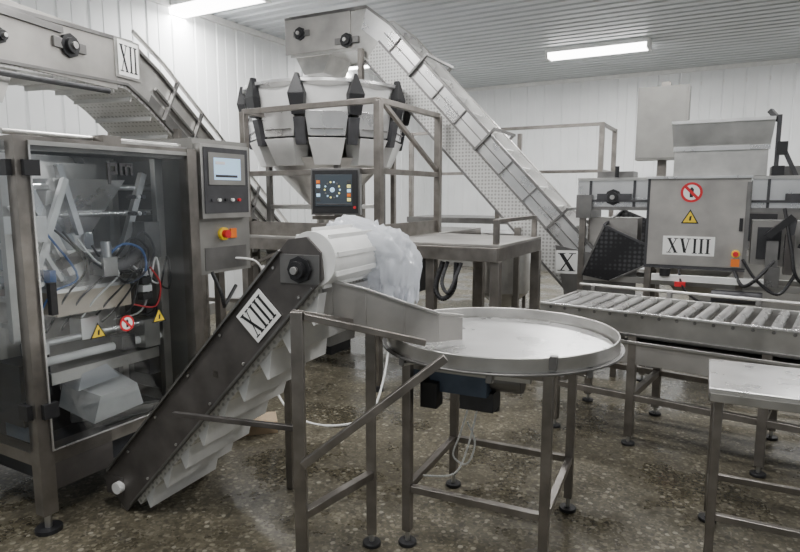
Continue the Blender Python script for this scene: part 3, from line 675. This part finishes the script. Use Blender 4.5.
b.box(.4,1.1,.1,.4,1.05,1.4,'steel_satin'); b.box(.44,.6,.085,.1,1.1,1.35,'dark_grey'); b.box(.75,1.05,.085,.1,1.12,1.2,'steel_dark')
b.box(-.85,-.45,.12,.4,1.05,1.4,'steel_satin'); b.box(.5,1.05,.15,.45,1.745,1.82,'steel_dark'); b.cyl((.85,.2,1.82),(.85,.2,1.92),.05,'black')
for x in (-.34,.34):
    for y in (.03,.47): b.box(x-.025,x+.025,y-.025,y+.025,.06,1.0,'frame_steel'); b.foot(x,y)
for x in (-.9,1.1):
    for y in (.06,.44): b.box(x-.025,x+.025,y-.025,y+.025,.06,1.5,'frame_steel'); b.foot(x,y)
b.box(-.9,1.1,.04,.08,.85,.9,'steel'); b.box(-.9,1.1,.42,.46,.85,.9,'steel'); b.box(-.9,1.1,.04,.08,.3,.34,'steel')
b.frustum((0,.25),.78,1.0,.12,.12,.3,.2,'steel'); b.box(-.3,.55,-.06,.0,.90,.95,'white_plastic'); b.cyl((-.2,-.05,.94),(-.2,-.05,1.0),.04,'black'); b.cyl((.15,-.04,.8),(.5,-.04,.8),.05,'dark_grey')
b.box(.5,.6,-.06,-.0,.9,1.05,'steel_dark'); b.box(-.12,-.04,-.08,-.02,.86,.90,'red')
b.cable([(.35,-.02,1.1),(.45,-.06,.95),(.6,-.08,.85),(.7,-.02,1.0)],.012,'black'); b.cable([(-.1,-.02,1.0),(-.05,-.08,.85),(.1,-.1,.75),(.3,-.02,.82)],.01,'black')
b.cable([(.3,-.02,1.0),(.36,-.08,.9),(.44,-.1,.95),(.56,-.02,1.1)],.014,'black'); b.cable([(.6,-.02,1.5),(.66,-.08,1.2),(.7,-.1,1.0),(.8,-.02,.9)],.012,'black')
b.done()

b=B('control_cabinet',(2.98,7.0),YAW)
b.box(-.27,.27,0,.22,2.0,2.82,'cabinet_grey'); b.box(-.25,.25,-.012,0,2.02,2.80,'cabinet_grey'); b.box(-.05,.05,.22,.3,0,2.9,'frame_steel'); b.box(-.18,.18,.1,.42,0,.02,'frame_steel'); b.cyl((.2,-.012,2.4),(.2,-.03,2.4),.015,'black'); b.done()

b=B('maintenance_platform',(1.5,8.2),YAW)
b.box(-1.6,1.2,0,1.0,1.2,1.28,'steel_dark')
for x in (-1.55,-.2,1.15):
    for y in(.05,.95): b.box(x-.03,x+.03,y-.03,y+.03,0,2.5,'frame_steel')
for z in (1.9,2.48): b.bar((-1.55,.05,z),(1.15,.05,z),.04,'frame_steel'); b.bar((1.15,.05,z),(1.15,.95,z),.04,'frame_steel')
b.done()
b=B('stainless_tank',(1.2,6.9),YAW)
b.cyl((0,0,.5),(0,0,1.15),.3,'steel',seg=28); b.cyl((0,0,.3),(0,0,.5),.08,'steel',r2=.3,seg=28); b.cyl((0,0,1.15),(0,0,1.18),.32,'steel_bright',seg=28)
for t in (45,135,225,315): c_,s2=cs(t); b.bar((.27*c_,.27*s2,0),(.27*c_,.27*s2,.7),.035,'frame_steel')
b.done()
b=B('packing_machine',(3.9,6.4),YAW)
b.box(-.7,.7,0,.6,.2,1.0,'steel'); b.box(-.5,.5,.1,.5,1.0,1.5,'steel_dark'); b.box(-.65,.65,-.01,0,.25,.95,'cabinet_grey'); b.box(-.4,.1,.09,.1,1.1,1.4,'black')
for x in(-.6,.6): b.box(x-.04,x+.04,.05,.55,0,.2,'black')
b.done()
b=B('cardboard_box',(-1.0,3.95),15); b.box(-.15,.15,-.1,.1,0,.08,'cardboard'); b.bar((-.15,-.1,.08),(-.15,.1,.12),.005,'cardboard'); b.bar((-.12,-.14,.1),(.12,-.14,.1),.08,'cardboard',.004); b.done()
b=B('power_cable',(0,0),0,0)
b.cable([(-.95,4.35,.9),(-.98,4.3,.6),(-.9,4.2,.2),(-.7,4.1,.012),(-.4,4.0,.012),(-.2,4.3,.012),(-.1,4.75,.3),(-.12,4.8,.6)],.009,'sign_white'); b.done()

wd=bpy.data.worlds.new('world'); bpy.context.scene.world=wd; wd.use_nodes=True
bg=wd.node_tree.nodes['Background']; bg.inputs[0].default_value=(.90,.96,1,1); bg.inputs[1].default_value=.36
cd=bpy.data.cameras.new('camera'); cd.lens=27; cd.sensor_width=36; cam=bpy.data.objects.new('camera',cd)
bpy.context.scene.collection.objects.link(cam); cam.location=(0,0,1.6); cam.rotation_euler=(rad(90-7.7),0,0)
bpy.context.scene.camera=cam
